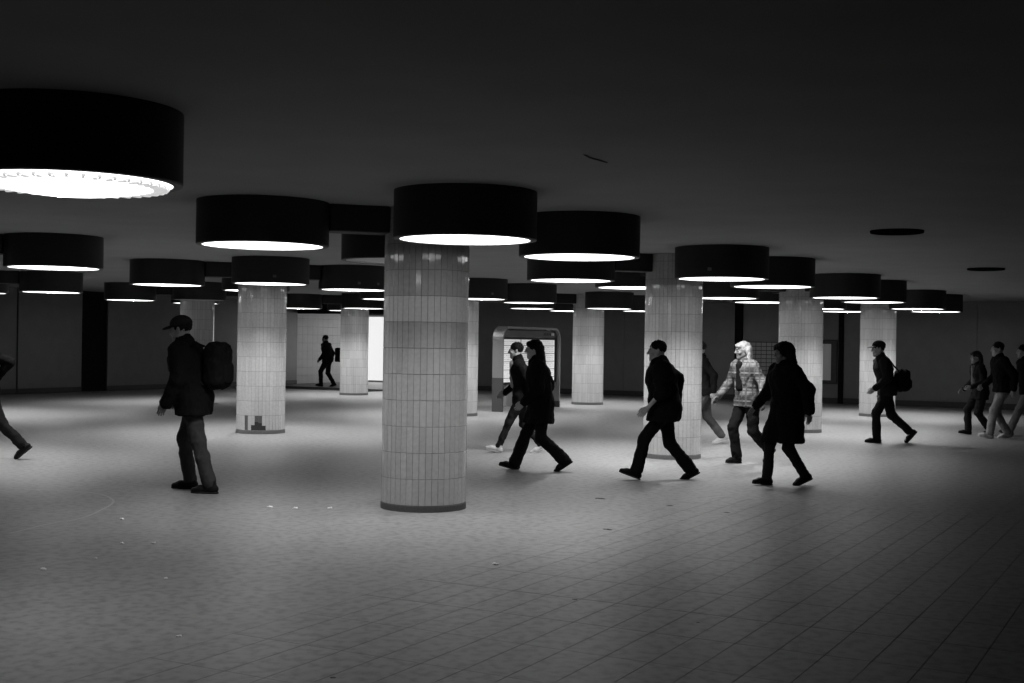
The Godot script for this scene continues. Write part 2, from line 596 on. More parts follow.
func build_lamps() -> void:
	var R := 0.61
	var h := CEIL - RIM
	# hollow drum: outer wall, rounded lower lip, inner wall up to the lens
	var drum := lathe([[R, h], [R, 0.012], [R - 0.004, 0.003], [R - 0.012, 0.0], [0.562, 0.0], [0.556, 0.004], [0.556, 0.05]], 72)
	var liner := lathe([[0.5555, 0.001], [0.5555, 0.006]], 72)
	var lens := lathe([[0.556, 0.006], [0.5, 0.0045], [0.4, 0.003], [0.25, 0.002], [0.0, 0.0015]], 72)
	var ribbed := []
	for k in 27:
		var r := 0.556 * (1.0 - k / 26.0)
		ribbed.append([r, 0.008 - 0.08 * (1.0 - pow(r / 0.556, 2.0)) + (0.004 if k % 2 else 0.0)])
	var sag := lathe(ribbed, 72)
	var arm_y := CEIL - 0.254
	var bulb := lathe([[0.0, 0.004], [0.012, 0.002], [0.018, -0.002], [0.016, -0.005], [0.010, -0.008], [0.0, -0.010]], 16)
	var prism := box_between(Vector3(-0.016, -0.016, -0.06), Vector3(0.016, 0.012, 0.035), 0.008)
	# some clusters have older, weaker bulbs
	var strength := {Vector2i(-1, 0): 0.26, Vector2i(0, 0): 0.6, Vector2i(1, 0): 1.2, Vector2i(2, 0): 1.1}
	var plate := box_between(Vector3(-0.025, -0.02, 0), Vector3(0.025, 0.02, 0.004), 0.001)
	for c in column_spots():
		var where := Vector3(COL_X + c[1] * STEP_X, 0, COL_Z + c[0] * STEP_Z)
		var near := cluster_name(c[0], c[1])
		var b := thing("lamp_bracket", "black cross-shaped lamp bracket on " + near, "bracket", Vector3(where.x, arm_y, where.z), 0.0, "cross-shaped ceiling brackets on the columns")
		for s in [[-1, -1], [-1, 1], [1, -1], [1, 1]]:
			var off := Vector3(s[0] * LAMP_DX, 0, s[1] * LAMP_DZ)
			var reach := off.length() - R + 0.006
			var ang := atan2(off.x, off.z)
			part("arm", box_between(Vector3(-0.15, 0.0, COL_R - 0.008), Vector3(0.15, CEIL - arm_y, reach), 0.008), M.bracket_paint, b, Transform3D(Basis(Vector3.UP, ang), Vector3.ZERO))
			var dead: bool = c[0] == 2 and c[1] == 2 and s[0] == 1
			var unlit: bool = dead or (c[0] == 0 and c[1] == 0 and s[0] == -1 and s[1] == -1)
			var ribbed_one: bool = c[0] == -1 and c[1] == 0 and s[0] == 1 and s[1] == -1
			var label := "lit black drum ceiling lamp around " + near
			var group := "lit drum lamps around " + near
			if unlit:
				label = "unlit black drum ceiling lamp " + ("around " if dead else "behind ") + near
				group = "unlit drum lamps around the dim column" if dead else ""
			if ribbed_one:
				label = "lit black drum ceiling lamp with a ribbed lens"
				group = ""
			if c[0] == -1 and not ribbed_one:
				continue
			var spot := Vector3(where.x + off.x, RIM, where.z + off.z)
			if ribbed_one:
				spot = Vector3(-5.585, RIM, -5.08)
			var t := thing("drum_lamp", label, "lamp", spot, 0.0, group)
			part("drum", drum, M.drum_paint, t)
			part("liner_ring", liner, M.drum_inside, t)
			part("lens", sag if ribbed_one else lens, M.lens_off if unlit else M.lamp_glow, t)
			if not unlit:
				var l := SpotLight3D.new()
				l.name = "lamp_light"
				l.light_size = 0.06
				l.light_energy = LAMP_POWER * strength.get(Vector2i(c[0], c[1]), 1.0)
				l.light_color = Color.WHITE
				l.spot_range = 60.0
				l.spot_attenuation = 2.0
				l.spot_angle = LAMP_CONE
				l.spot_angle_attenuation = 1.0
				l.shadow_enabled = true
				l.position = Vector3(0, -0.14 if ribbed_one else -0.055, 0)
				l.rotation.x = -PI / 2
				t.add_child(l, true)
				for side in [-1.0, 1.0]:
					part("bulb", bulb, M.lamp_bulb, t, at(side * 0.09, 0.004 if not ribbed_one else -0.066, 0))
			if ribbed_one:
				for k in 40:
					var pa := TAU * k / 40.0
					part("prism", prism, M.prism_glass, t, Transform3D(Basis(Vector3.UP, pa), Vector3(sin(pa) * 0.5, -0.012, cos(pa) * 0.5)))
			for mk in [[1, 1, 1, -1, 0.15], [1, 1, 1, -1, 0.75], [2, 1, 1, 1, 0.5], [1, 1, 1, 1, 0.1], [1, 0, 1, 1, -0.25]]:
				if mk[0] == c[0] and mk[1] == c[1] and mk[2] == s[0] and mk[3] == s[1]:
					var a: float = atan2(-t.position.x, -t.position.z) + mk[4]
					part("label_plate", plate, M.label_plate, t, Transform3D(Basis(Vector3.UP, a), Vector3(sin(a) * R, 0.1, cos(a) * R)))

	# round unlit downlights in the ceiling of the dark aisle
	for p in [[-2.88, -14.07], [-2.94, -21.11]]:
		var t := thing("recessed_downlight", "unlit round downlight set in the bare ceiling beside the lamp rows", "downlight", Vector3(p[0], CEIL - 0.03, p[1]), 0.0, "unlit downlights in the bare ceiling")
		part("rim", lathe([[0.285, 0.03], [0.28, 0.004], [0.265, 0.0], [0.235, 0.0], [0.225, 0.012], [0.225, 0.03]], 48), M.downlight_rim, t)
		part("glass", lathe([[0.225, 0.022], [0.12, 0.012], [0.0, 0.008]], 48), M.downlight_glass, t)
	var cb := part("loose_cable", tube([Vector3(0.004, 0.0, 0.2), Vector3(0.0, -0.008, 0.1), Vector3(0.0, -0.006, -0.05), Vector3(-0.006, 0.0, -0.2)], 0.006), M.cable, self, at(-3.647, CEIL, -7.908))
	tag(cb, "short loose black cable end hanging from the bare ceiling", "cable")


# ------------------------------------------------------------------ things on and by the walls
func print_sheet(seed_: int, w: int, h: int, style: String) -> ImageTexture:
	# pale sheet with rows of illegible small print
	var r := RandomNumberGenerator.new()
	r.seed = seed_
	var im := Image.create(w, h, false, Image.FORMAT_RGB8)
	im.fill(Color(0.92, 0.92, 0.92))
	if style == "rows":
		var y := 8
		while y < h - 8:
			var x := 8
			while x < w - 12:
				var n := r.randi_range(6, 26)
				var v := 0.6 + r.randf() * 0.2
				im.fill_rect(Rect2i(x, y, mini(n, w - 8 - x), 2), Color(v, v, v))
				x += n + 4
			y += 9
		for k in 5:
			im.fill_rect(Rect2i(0, int(h * (0.14 + k * 0.19)), w, 3), Color(0.5, 0.5, 0.5))
	else:
		for k in 4:
			var v := 0.55 + r.randf() * 0.3
			im.fill_rect(Rect2i(r.randi_range(6, w / 3), r.randi_range(8, h - h / 4), r.randi_range(w / 4, w / 2), r.randi_range(h / 12, h / 5)), Color(v, v, v))
	return ImageTexture.create_from_image(im)


func sheet_material(seed_: int, w: int, h: int, style: String, v: float, glow := 0.0) -> StandardMaterial3D:
	var m := StandardMaterial3D.new()
	m.resource_name = "print"
	m.albedo_color = grey(v)
	m.albedo_texture = print_sheet(seed_, w, h, style)
	m.roughness = 0.4
	if glow > 0.0:
		m.emission_enabled = true
		m.emission_texture = m.albedo_texture
		m.emission_energy_multiplier = glow
	return m


func sheet(w: float, h: float) -> QuadMesh:
	var q := QuadMesh.new()
	q.size = Vector2(w, h)
	return q


func arch_band(length: float, height: float, r: float, thick: float, depth: float) -> ArrayMesh:
	# an upside-down U with rounded corners, bent from a flat band; length along z, depth along x
	var outer := []
	var inner := []
	var hl := length / 2.0
	outer.append(Vector2(-hl, 0))
	inner.append(Vector2(-hl + thick, 0))
	for k in 9:
		var t := PI - (PI / 2) * k / 8.0
		outer.append(Vector2(-hl + r + cos(t) * r, height - r + sin(t) * r))
		inner.append(Vector2(-hl + r + cos(t) * (r - thick), height - r + sin(t) * (r - thick)))
	for k in 9:
		var t := PI / 2 - (PI / 2) * k / 8.0
		outer.append(Vector2(hl - r + cos(t) * r, height - r + sin(t) * r))
		inner.append(Vector2(hl - r + cos(t) * (r - thick), height - r + sin(t) * (r - thick)))
	outer.append(Vector2(hl, 0))
	inner.append(Vector2(hl - thick, 0))
	var st := SurfaceTool.new()
	st.begin(Mesh.PRIMITIVE_TRIANGLES)
	for k in outer.size() - 1:
		var v := func(p: Vector2, s: float) -> Vector3: return Vector3(s * depth / 2.0, p.y, -p.x)
		var mid: Vector2 = (outer[k] + outer[k + 1]) / 2.0 - (inner[k] + inner[k + 1]) / 2.0
		var o3 := Vector3(0, mid.y, -mid.x)
		quad(st, v.call(outer[k], -1), v.call(outer[k], 1), v.call(outer[k + 1], 1), v.call(outer[k + 1], -1), o3)
		quad(st, v.call(inner[k], -1), v.call(inner[k], 1), v.call(inner[k + 1], 1), v.call(inner[k + 1], -1), -o3)
		for s in [-1.0, 1.0]:
			quad(st, v.call(outer[k], s), v.call(outer[k + 1], s), v.call(inner[k + 1], s), v.call(inner[k], s), Vector3(s, 0, 0))
	return st.commit()


func build_wall_fittings() -> void:
	# free-standing information board between two columns
	var L := 3.0
	var b := thing("information_board", "free-standing steel information board with rounded frame and pale posters", "notice board", Vector3(-14.13, 0, -26.93))
	part("frame", arch_band(L, 1.97, 0.3, 0.05, 0.27), M.steel, b)
	part("header", box_between(Vector3(-0.06, 1.72, -L / 2 + 0.06), Vector3(0.05, 1.90, L / 2 - 0.06), 0.01), M.board_header, b)
	part("backing", box_between(Vector3(-0.06, 0.62, -L / 2 + 0.051), Vector3(0.04, 1.715, L / 2 - 0.051), 0.01), M.black_frame, b)
	part("lower_panel", box_between(Vector3(-0.05, 0.1, -L / 2 + 0.18), Vector3(0.03, 0.615, L / 2 - 0.4), 0.01), M.board_lower, b)
	for k in 3:
		part("lit_poster_screen", sheet(0.86, 1.0), sheet_material(40 + k, 160, 190, "rows", 0.8, 0.45), b, Transform3D(Basis(Vector3.UP, PI / 2), Vector3(0.0425, 1.17, 0.9 - k * 0.9)))
	for k in 7:
		part("letter", box_between(Vector3(0.05, 1.775, 0), Vector3(0.056, 1.84, 0.05), 0.002), M.black_frame if k > 1 else M.paper, b, at(0, 0, -1.28 + k * 0.085))
	for s in [-1.0, 1.0]:
		part("leg_cladding", box_between(Vector3(-0.137, 0, s * L / 2 - (0.052 if s > 0 else 0.003)), Vector3(0.137, 0.78 if s > 0 else 0.15, s * L / 2 + (0.003 if s > 0 else 0.052)), 0.002), M.steel_dark, b)

	# notice board and poster frame on the far wall
	var n := thing("notice_board", "pale notice board with a grid of small cards on far wall", "notice board", Vector3(-10.95, 0.0, WALL_F))
	part("backing", box_between(Vector3(-0.68, 0.75, 0), Vector3(0.62, 1.72, 0.03), 0.006), M.black_frame, n)
	var card := box_between(Vector3(-0.07, -0.05, 0), Vector3(0.07, 0.05, 0.004), 0.001)
	for r in 8:
		for k in 8:
			part("card", card, M.card, n, at(-0.6 + k * 0.158, 0.82 + r * 0.118, 0.03))
	var p := thing("poster_case", "black framed wall case with a white poster on far wall", "poster", Vector3(-9.62, 0.0, WALL_F))
	part("case", box_between(Vector3(-0.68, 0.55, 0), Vector3(0.68, 1.80, 0.05), 0.01), M.black_frame, p)
	part("poster", sheet(1.02, 1.03), sheet_material(77, 160, 160, "blocks", 0.8), p, at(0, 1.17, 0.052))

	# dark mat before the lit passage
	var mt := thing("entrance_mat", "long dark ribbed entrance mat on floor before the lit passage", "mat", Vector3(-25.2, 0, -33.0))
	part("base", box_between(Vector3(-2.7, 0.0, -0.7), Vector3(2.7, 0.012, 0.7), 0.004), M.mat_rubber, mt)
	for k in 12:
		part("rib", box_between(Vector3(-2.65, 0.012, -0.02), Vector3(2.65, 0.02, 0.02), 0.004), M.mat_rubber, mt, at(0, 0, -0.62 + k * 0.113))


# ------------------------------------------------------------------ smooth shapes: a field of distances, meshed as surface nets
class Field:
	var o: Vector3
	var c: float
	var nx: int
	var ny: int
	var nz: int
	var d: PackedFloat32Array

	func _init(lo: Vector3, hi: Vector3, cell: float) -> void:
		c = cell
		o = lo - Vector3.ONE * cell * 3.0
		var n := (hi - lo) / cell
		nx = int(ceil(n.x)) + 7
		ny = int(ceil(n.y)) + 7
		nz = int(ceil(n.z)) + 7
		d.resize(nx * ny * nz)
		d.fill(1.0)

	func span(lo: Vector3, hi: Vector3) -> Array:
		var a := (lo - o) / c
		var b := (hi - o) / c
		return [maxi(0, int(floor(a.x))), mini(nx - 1, int(ceil(b.x))), maxi(0, int(floor(a.y))), mini(ny - 1, int(ceil(b.y))), maxi(0, int(floor(a.z))), mini(nz - 1, int(ceil(b.z)))]

	func cap(a: Vector3, b: Vector3, ra: float, rb: float, k := 0.03) -> void:
		# a tapered capsule, joined with a smooth minimum
		var m := Vector3.ONE * (maxf(ra, rb) + k + c * 2.5)
		var s := span(a.min(b) - m, a.max(b) + m)
		var ab := b - a
		var q := 1.0 / maxf(ab.length_squared(), 1e-9)
		for z in range(s[4], s[5] + 1):
			for y in range(s[2], s[3] + 1):
				var row := (z * ny + y) * nx
				for x in range(s[0], s[1] + 1):
					var pa := o + Vector3(x, y, z) * c - a
					var t := clampf(pa.dot(ab) * q, 0.0, 1.0)
					var v := (pa - ab * t).length() - ra - (rb - ra) * t
					var e := d[row + x]
					var h := k - absf(v - e)
					if h > 0.0:
						d[row + x] = minf(v, e) - h * h * 0.25 / k
					elif v < e:
						d[row + x] = v

	func ell(at: Vector3, r: Vector3, k := 0.02, turn := Basis.IDENTITY, sign_ := 1.0) -> void:
		# an ellipsoid, added (sign 1) or carved out (sign -1)
		var m := Vector3.ONE * (maxf(r.x, maxf(r.y, r.z)) + k + c * 2.5)
		var s := span(at - m, at + m)
		var inv := turn.inverse()
		var small := minf(r.x, minf(r.y, r.z))
		for z in range(s[4], s[5] + 1):
			for y in range(s[2], s[3] + 1):
				var row := (z * ny + y) * nx
				for x in range(s[0], s[1] + 1):
					var p := inv * (o + Vector3(x, y, z) * c - at)
					var g := p / r
					var gl := g.length()
					var v := (gl - 1.0) * (gl / maxf((g / r).length(), 1e-6)) if gl > 1e-6 else -small
					var e := d[row + x]
					if sign_ > 0.0:
						var h := k - absf(v - e)
						d[row + x] = minf(v, e) - (h * h * 0.25 / k if h > 0.0 else 0.0)
					else:
						v = -v
						var h := k - absf(v - e)
						d[row + x] = maxf(v, e) + (h * h * 0.25 / k if h > 0.0 else 0.0)

	func rbox(at: Vector3, half: Vector3, r: float, k := 0.02) -> void:
		var m := half + Vector3.ONE * (k + c * 2.5)
		var s := span(at - m, at + m)
		var inner := half - Vector3.ONE * r
		for z in range(s[4], s[5] + 1):
			for y in range(s[2], s[3] + 1):
				var row := (z * ny + y) * nx
				for x in range(s[0], s[1] + 1):
					var p := (o + Vector3(x, y, z) * c - at).abs() - inner
					var v := p.max(Vector3.ZERO).length() + minf(maxf(p.x, maxf(p.y, p.z)), 0.0) - r
					var e := d[row + x]
					var h := k - absf(v - e)
					d[row + x] = minf(v, e) - (h * h * 0.25 / k if h > 0.0 else 0.0)

	func cut(at: Vector3, n: Vector3) -> void:
		# keep what lies behind the plane
		for z in nz:
			for y in ny:
				var row := (z * ny + y) * nx
				for x in nx:
					var v := (o + Vector3(x, y, z) * c - at).dot(n)
					if v > d[row + x]:
						d[row + x] = v

	func net() -> Array:
		# [vertices, indices]
		var verts := PackedVector3Array()
		var ids := PackedInt32Array()
		ids.resize(nx * ny * nz)
		ids.fill(-1)
		var sx := 1
		var sy := nx
		var sz := nx * ny
		var corner := [0, sx, sy, sx + sy, sz, sx + sz, sy + sz, sx + sy + sz]
		var cp := [Vector3(0, 0, 0), Vector3(1, 0, 0), Vector3(0, 1, 0), Vector3(1, 1, 0), Vector3(0, 0, 1), Vector3(1, 0, 1), Vector3(0, 1, 1), Vector3(1, 1, 1)]
		var edges := [[0, 1], [2, 3], [4, 5], [6, 7], [0, 2], [1, 3], [4, 6], [5, 7], [0, 4], [1, 5], [2, 6], [3, 7]]
		var far := c * 2.6
		var idx := PackedInt32Array()
		for z in nz - 1:
			for y in ny - 1:
				var row := z * sz + y * sy
				for x in nx - 1:
					var b := row + x
					var e0 := d[b]
					if e0 > far or e0 < -far:
						continue
					var mask := 0
					for k in 8:
						if d[b + corner[k]] < 0.0:
							mask |= 1 << k
					if mask == 0 or mask == 255:
						continue
					var sum := Vector3.ZERO
					var n := 0
					for e in edges:
						var ia: int = e[0]
						var ib: int = e[1]
						if ((mask >> ia) & 1) != ((mask >> ib) & 1):
							var da := d[b + corner[ia]]
							var db := d[b + corner[ib]]
							var t := da / (da - db)
							sum += cp[ia] + (cp[ib] - cp[ia]) * t
							n += 1
					ids[b] = verts.size()
					verts.append(o + (Vector3(x, y, z) + sum / n) * c)
					# quads round the three edges that leave this cell's first corner
					var low := (mask & 1) == 1
					if x > 0 and y > 0 and z > 0:
						for ax in 3:
							var other := (mask >> (1 << ax)) & 1
							if (other == 1) == low:
								continue
							var u: int = [sy, sz, sx][ax]
							var v: int = [sz, sx, sy][ax]
							var q := [ids[b], ids[b - u], ids[b - u - v], ids[b - v]]
							if q[1] < 0 or q[2] < 0 or q[3] < 0:
								continue
							if low:
								idx.append_array([q[0], q[3], q[2], q[0], q[2], q[1]])
							else:
								idx.append_array([q[0], q[1], q[2], q[0], q[2], q[3]])
		return [verts, idx]


func normals_of(v: PackedVector3Array, idx: PackedInt32Array) -> PackedVector3Array:
	var n := PackedVector3Array()
	n.resize(v.size())
	for k in range(0, idx.size(), 3):
		var a := idx[k]
		var b := idx[k + 1]
		var c := idx[k + 2]
		var f := (v[c] - v[a]).cross(v[b] - v[a])
		n[a] += f
		n[b] += f
		n[c] += f
	for k in n.size():
		n[k] = n[k].normalized()
	return n


func crumple(net: Array, size: float, amount: float, seed_: float) -> Array:
	# folds of cloth: push the surface along its normals
	var v: PackedVector3Array = net[0]
	var n := normals_of(v, net[1])
	for k in v.size():
		var p := v[k] / size
		v[k] += n[k] * amount * (wrinkle.get_noise_3d(p.x * 1.2 + seed_, p.y * 0.8, p.z * 1.2) + 0.5 * wrinkle.get_noise_3d(p.x * 2.6, p.y * 2.0 + seed_, p.z * 2.6))
	return [v, net[1]]


func mesh_of(nets: Array, colours := []) -> ArrayMesh:
	# joins nets [vertices, indices, transform, mirrored] into one surface
	var v := PackedVector3Array()
	var n := PackedVector3Array()
	var idx := PackedInt32Array()
	var col := PackedColorArray()
	for k in nets.size():
		var part_: Array = nets[k]
		var xf: Transform3D = part_[2] if part_.size() > 2 else Transform3D.IDENTITY
		var base := v.size()
		var pv: PackedVector3Array = part_[0]
		var moved: PackedVector3Array = xf * pv
		var pi: PackedInt32Array = part_[1]
		var flip := xf.basis.determinant() < 0.0
		var own := PackedInt32Array()
		own.resize(pi.size())
		for q in range(0, pi.size(), 3):
			own[q] = pi[q]
			own[q + 1] = pi[q + 2] if flip else pi[q + 1]
			own[q + 2] = pi[q + 1] if flip else pi[q + 2]
		n.append_array(normals_of(moved, own))
		v.append_array(moved)
		for q in own:
			idx.append(q + base)
		if colours.size():
			if colours[k] == null:
				for q in moved.size():
					col.append(Color.WHITE)
			else:
				col.append_array(colours[k])
	var arr := []
	arr.resize(Mesh.ARRAY_MAX)
	arr[Mesh.ARRAY_VERTEX] = v
	arr[Mesh.ARRAY_NORMAL] = n
	arr[Mesh.ARRAY_INDEX] = idx
	if col.size():
		arr[Mesh.ARRAY_COLOR] = col
	var m := ArrayMesh.new()
	m.add_surface_from_arrays(Mesh.PRIMITIVE_TRIANGLES, arr)
	return m


# ------------------------------------------------------------------ people
var head_nets := {}
var hand_nets := {}

func head_net(female: bool) -> Array:
	# the head looks along -z, its centre at the origin: chin at -0.115, crown at 0.12
	if head_nets.has(female):
		return head_nets[female]
	var f := Field.new(Vector3(-0.1, -0.19, -0.13), Vector3(0.1, 0.13, 0.13), 0.0048)
	var w := 0.94 if female else 1.0
	f.ell(Vector3(0, 0.03, 0.018), Vector3(0.076 * w, 0.09, 0.096), 0.02)
	f.ell(Vector3(0, -0.03, -0.026), Vector3(0.06 * w, 0.082, 0.066), 0.03)
	f.cap(Vector3(-0.045 * w, -0.06, 0.0), Vector3(0, -0.1, -0.062), 0.025, 0.02 if female else 0.024, 0.03)
	f.cap(Vector3(0.045 * w, -0.06, 0.0), Vector3(0, -0.1, -0.062), 0.025, 0.02 if female else 0.024, 0.03)
	f.cap(Vector3(0, -0.05, 0.03), Vector3(0, -0.2, 0.045), 0.05 if female else 0.057, 0.05 if female else 0.058, 0.03)
	for s in [-1.0, 1.0]:
		f.ell(Vector3(s * 0.031, 0.004, -0.098), Vector3(0.016, 0.009, 0.012) if female else Vector3(0.019, 0.012, 0.017), 0.012, Basis.IDENTITY, -1.0)
		f.cap(Vector3(s * 0.012, 0.024, -0.092), Vector3(s * 0.046, 0.024, -0.078), 0.007, 0.006, 0.012)
		f.ell(Vector3(s * 0.031, 0.002, -0.079), Vector3(0.0125, 0.0105, 0.0125), 0.004)
		f.ell(Vector3(s * 0.044, -0.03, -0.062), Vector3(0.022, 0.02, 0.022), 0.02)
		f.ell(Vector3(s * 0.079 * w, 0.0, 0.012), Vector3(0.009, 0.032, 0.02), 0.008, Basis(Vector3.UP, s * 0.35))
	f.cap(Vector3(0, 0.018, -0.09), Vector3(0, -0.026, -0.112), 0.007, 0.011, 0.012)
	f.cap(Vector3(-0.011, -0.03, -0.1), Vector3(0.011, -0.03, -0.1), 0.008, 0.008, 0.008)
	f.cap(Vector3(-0.02, -0.06, -0.084), Vector3(0.02, -0.06, -0.084), 0.0055, 0.0055, 0.006)
	f.cap(Vector3(-0.017, -0.071, -0.083), Vector3(0.017, -0.071, -0.083), 0.006, 0.006, 0.006)
	var net := f.net()
	var col := PackedColorArray()
	for p in net[0]:
		var t := 1.0
		if p.z < -0.07 and absf(p.y + 0.065) < 0.011 and absf(p.x) < 0.023:
			t = 0.78
		elif p.z < -0.07 and absf(p.y - 0.003) < 0.0065 and absf(absf(p.x) - 0.031) < 0.006:
			t = 0.25
		elif p.z < -0.07 and absf(p.y - 0.026) < 0.005 and absf(absf(p.x) - 0.031) < 0.02:
			t = 0.5
		col.append(Color(t, t, t))
	head_nets[female] = [net[0], net[1], col]
	return head_nets[female]


func hand_net(grip: bool) -> Array:
	# a right hand hanging down from the wrist at the origin; palm looks along -x, thumb towards -z
	if hand_nets.has(grip):
		return hand_nets[grip]
	var f := Field.new(Vector3(-0.075, -0.2, -0.075), Vector3(0.03, 0.03, 0.06), 0.0036)
	f.cap(Vector3(0, 0.03, 0), Vector3(0, -0.02, 0), 0.024, 0.023, 0.01)
	var z := [-0.03, -0.0105, 0.009, 0.027]
	var long := [0.072, 0.08, 0.074, 0.058]
	for k in 4:
		var root_ := Vector3(-0.002, -0.088 + absf(k - 1.2) * 0.004, z[k])
		f.cap(Vector3(0, -0.02, z[k] * 0.55), root_, 0.0145, 0.0115, 0.012)
		var curl := (0.75 if grip else 0.22) + k * 0.05
		var a := root_
		var ang := curl * 0.5
		for seg in 3:
			var l: float = long[k] * [0.45, 0.31, 0.24][seg]
			var b := a + Vector3(-sin(ang) * l, -cos(ang) * l, z[k] * 0.03)
			f.cap(a, b, 0.0095 - seg * 0.0009, 0.0088 - seg * 0.0012, 0.0015)
			a = b
			ang += curl
	var t0 := Vector3(-0.006, -0.03, -0.022)
	var t1 := Vector3(-0.02, -0.062, -0.046)
	var t2 := Vector3(-0.028, -0.09, -0.05)
	var t3 := Vector3(-0.034, -0.112, -0.046)
	f.cap(t0, t1, 0.016, 0.0115, 0.012)
	f.cap(t1, t2, 0.011, 0.0095, 0.002)
	f.cap(t2, t3, 0.0095, 0.008, 0.002)
	hand_nets[grip] = f.net()
	return hand_nets[grip]


func bend(a: Vector3, b: Vector3, l1: float, l2: float, towards: Vector3) -> Vector3:
	# the knee or elbow between a and b
	var d := b - a
	var n := d.length()
	var m := minf(n, (l1 + l2) * 0.999)
	var x := (l1 * l1 - l2 * l2 + m * m) / (2.0 * m)
	var h := sqrt(maxf(l1 * l1 - x * x, 0.0))
	var u := d / n
	var w := (towards - u * towards.dot(u)).normalized()
	return a + u * x + w * h


func cloth(v: float, rough := 0.9) -> StandardMaterial3D:
	var key := "cloth_%.3f_%.2f" % [v, rough]
	if not M.has(key):
		var m := mat(key, v, rough, 0.18)
		m.rim_enabled = true
		m.rim = 0.05
		m.rim_tint = 1.0
		textured(m, M.weave, 3.0)
		m.uv1_world_triplanar = false
	return M[key]


# A figure faces -z in its own axes. spec holds:
#   h height; hip height of the hips; lean; fl, fr = [forward, lift, pitch] of the left and right foot;
#   hl, hr = [forward, down, out] of each wrist from its shoulder; hem height of the coat's hem; coat, legs, shoe, hair, skin = greys; hair_kind; cap
func person(label: String, where: Vector3, turn: float, spec: Dictionary) -> Node3D:
	var root := thing("person", label, "person", where, deg_to_rad(turn), "people crossing the hall")
	var s: float = spec.h / 1.75
	var fem: bool = spec.get("female", false)
	var seed_: float = where.x * 3.1 + where.z
	var hy: float = spec.get("hip", 0.92) * s
	var lean: float = spec.get("lean", 0.06)
	var bulk: float = spec.get("bulk", 1.0) * s
	var sw: float = (0.165 if fem else 0.185) * s
	var pelvis := Vector3(0, hy, 0)
	var up := Vector3(0, 1, -lean * 2.0).normalized()
	var waist := pelvis + up * 0.17 * s
	var chest := pelvis + up * 0.37 * s
	var neck := pelvis + up * 0.53 * s
	var twist: float = spec.get("twist", 0.0)
	var across := Vector3(cos(twist), 0, sin(twist))
	var head := pelvis + up * 0.69 * s + Vector3(0, 0, -0.02) * s
	var hips := []
	var knees := []
	var ankles := []
	var shoulders := []
	var elbows := []
	var wrists := []
	for k in 2:
		var side := -1.0 if k == 0 else 1.0
		var ft: Array = spec.fl if k == 0 else spec.fr
		var hd: Array = spec.hl if k == 0 else spec.hr
		hips.append(pelvis + Vector3(side * 0.088 * s, -0.02 * s, 0))
		ankles.append(Vector3(side * spec.get("gap", 0.075) * s, 0.085 * s + ft[1], -ft[0]))
		knees.append(bend(hips[k], ankles[k], 0.43 * s, 0.42 * s, Vector3(side * 0.08, 0, -1)))
		shoulders.append(neck + across * side * sw - up * 0.055 * s)
		wrists.append(shoulders[k] + Vector3(side * hd[2], -hd[1], -hd[0]) * s)
		elbows.append(bend(shoulders[k], wrists[k], 0.285 * s, 0.255 * s, Vector3(side * 0.35, 0, 1)))

	# the body itself: one skin from crown to soles
	var lo := Vector3(-0.5, 0.0, -0.6)
	var hi := Vector3(0.5, 1.6, 0.6)
	lo = ankles[0].min(ankles[1]).min(wrists[0]).min(wrists[1]).min(pelvis) - Vector3(0.2, 0.08, 0.2) * s
	hi = ankles[0].max(ankles[1]).max(wrists[0]).max(wrists[1]).max(neck) + Vector3(0.2, 0.06, 0.16) * s
	var f := Field.new(lo, hi, 0.02)
	f.cap(pelvis, waist, 0.105 * s, 0.1 * s, 0.05)
	for k in 2:
		var side := -1.0 if k == 0 else 1.0
		f.cap(pelvis + across * side * 0.05 * s, waist + across * side * 0.035 * s, 0.095 * s, 0.085 * s, 0.05)
		f.cap(waist + across * side * 0.035 * s, chest + across * side * 0.075 * s, 0.085 * s, 0.098 * s, 0.05)
		f.cap(chest + across * side * 0.06 * s, shoulders[k], 0.09 * s, 0.055 * s, 0.05)
		f.cap(shoulders[k], elbows[k], 0.046 * s, 0.037 * s, 0.03)
		f.cap(elbows[k], wrists[k], 0.037 * s, 0.026 * s, 0.02)
		f.cap(hips[k], knees[k], 0.08 * s, 0.054 * s, 0.04)
		f.cap(knees[k], ankles[k], 0.05 * s, 0.036 * s, 0.02)
		var pitch: float = (spec.fl if k == 0 else spec.fr)[2]
		var toe: Vector3 = ankles[k] + Vector3(0, -0.05, 0) * s + Basis(Vector3.RIGHT, pitch) * Vector3(0, 0, -0.13) * s
		f.cap(ankles[k] - Vector3(0, 0.03, 0) * s, toe, 0.032 * s, 0.024 * s, 0.02)
	f.cap(chest, neck + up * 0.04 * s, 0.09 * s, 0.052 * s, 0.04)
	var nets := [f.net()]
	var cols := [null]
	var hn := head_net(fem)
	var hb := Basis(Vector3.UP, spec.get("look", 0.0)) * Basis(Vector3.RIGHT, spec.get("nod", -0.05))
	var head_xf := Transform3D(hb.scaled(Vector3.ONE * s), head)
	nets.append([hn[0], hn[1], head_xf])
	cols.append(hn[2])
	for k in 2:
		var dirn: Vector3 = (wrists[k] - elbows[k]).normalized()
		var z := Vector3(0, 0, 1)
		var x := (-dirn).cross(z).normalized()
		z = x.cross(-dirn).normalized()
		var side := -1.0 if k == 0 else 1.0
		var g: Array = hand_net(spec.get("grip", -1) == k)
		nets.append([g[0], g[1], Transform3D(Basis(x * side * s, -dirn * s, z * s), wrists[k])])
		cols.append(null)
	part("body", mesh_of(nets, cols), skin(spec.get("skin", 0.42)), root)

	# trousers
	lo = ankles[0].min(ankles[1]).min(pelvis) - Vector3(0.2, 0.06, 0.2) * s
	hi = ankles[0].max(ankles[1]).max(waist) + Vector3(0.2, 0.0, 0.2) * s
	f = Field.new(lo, hi, 0.0165)
	var slim: float = spec.get("slim", 1.0)
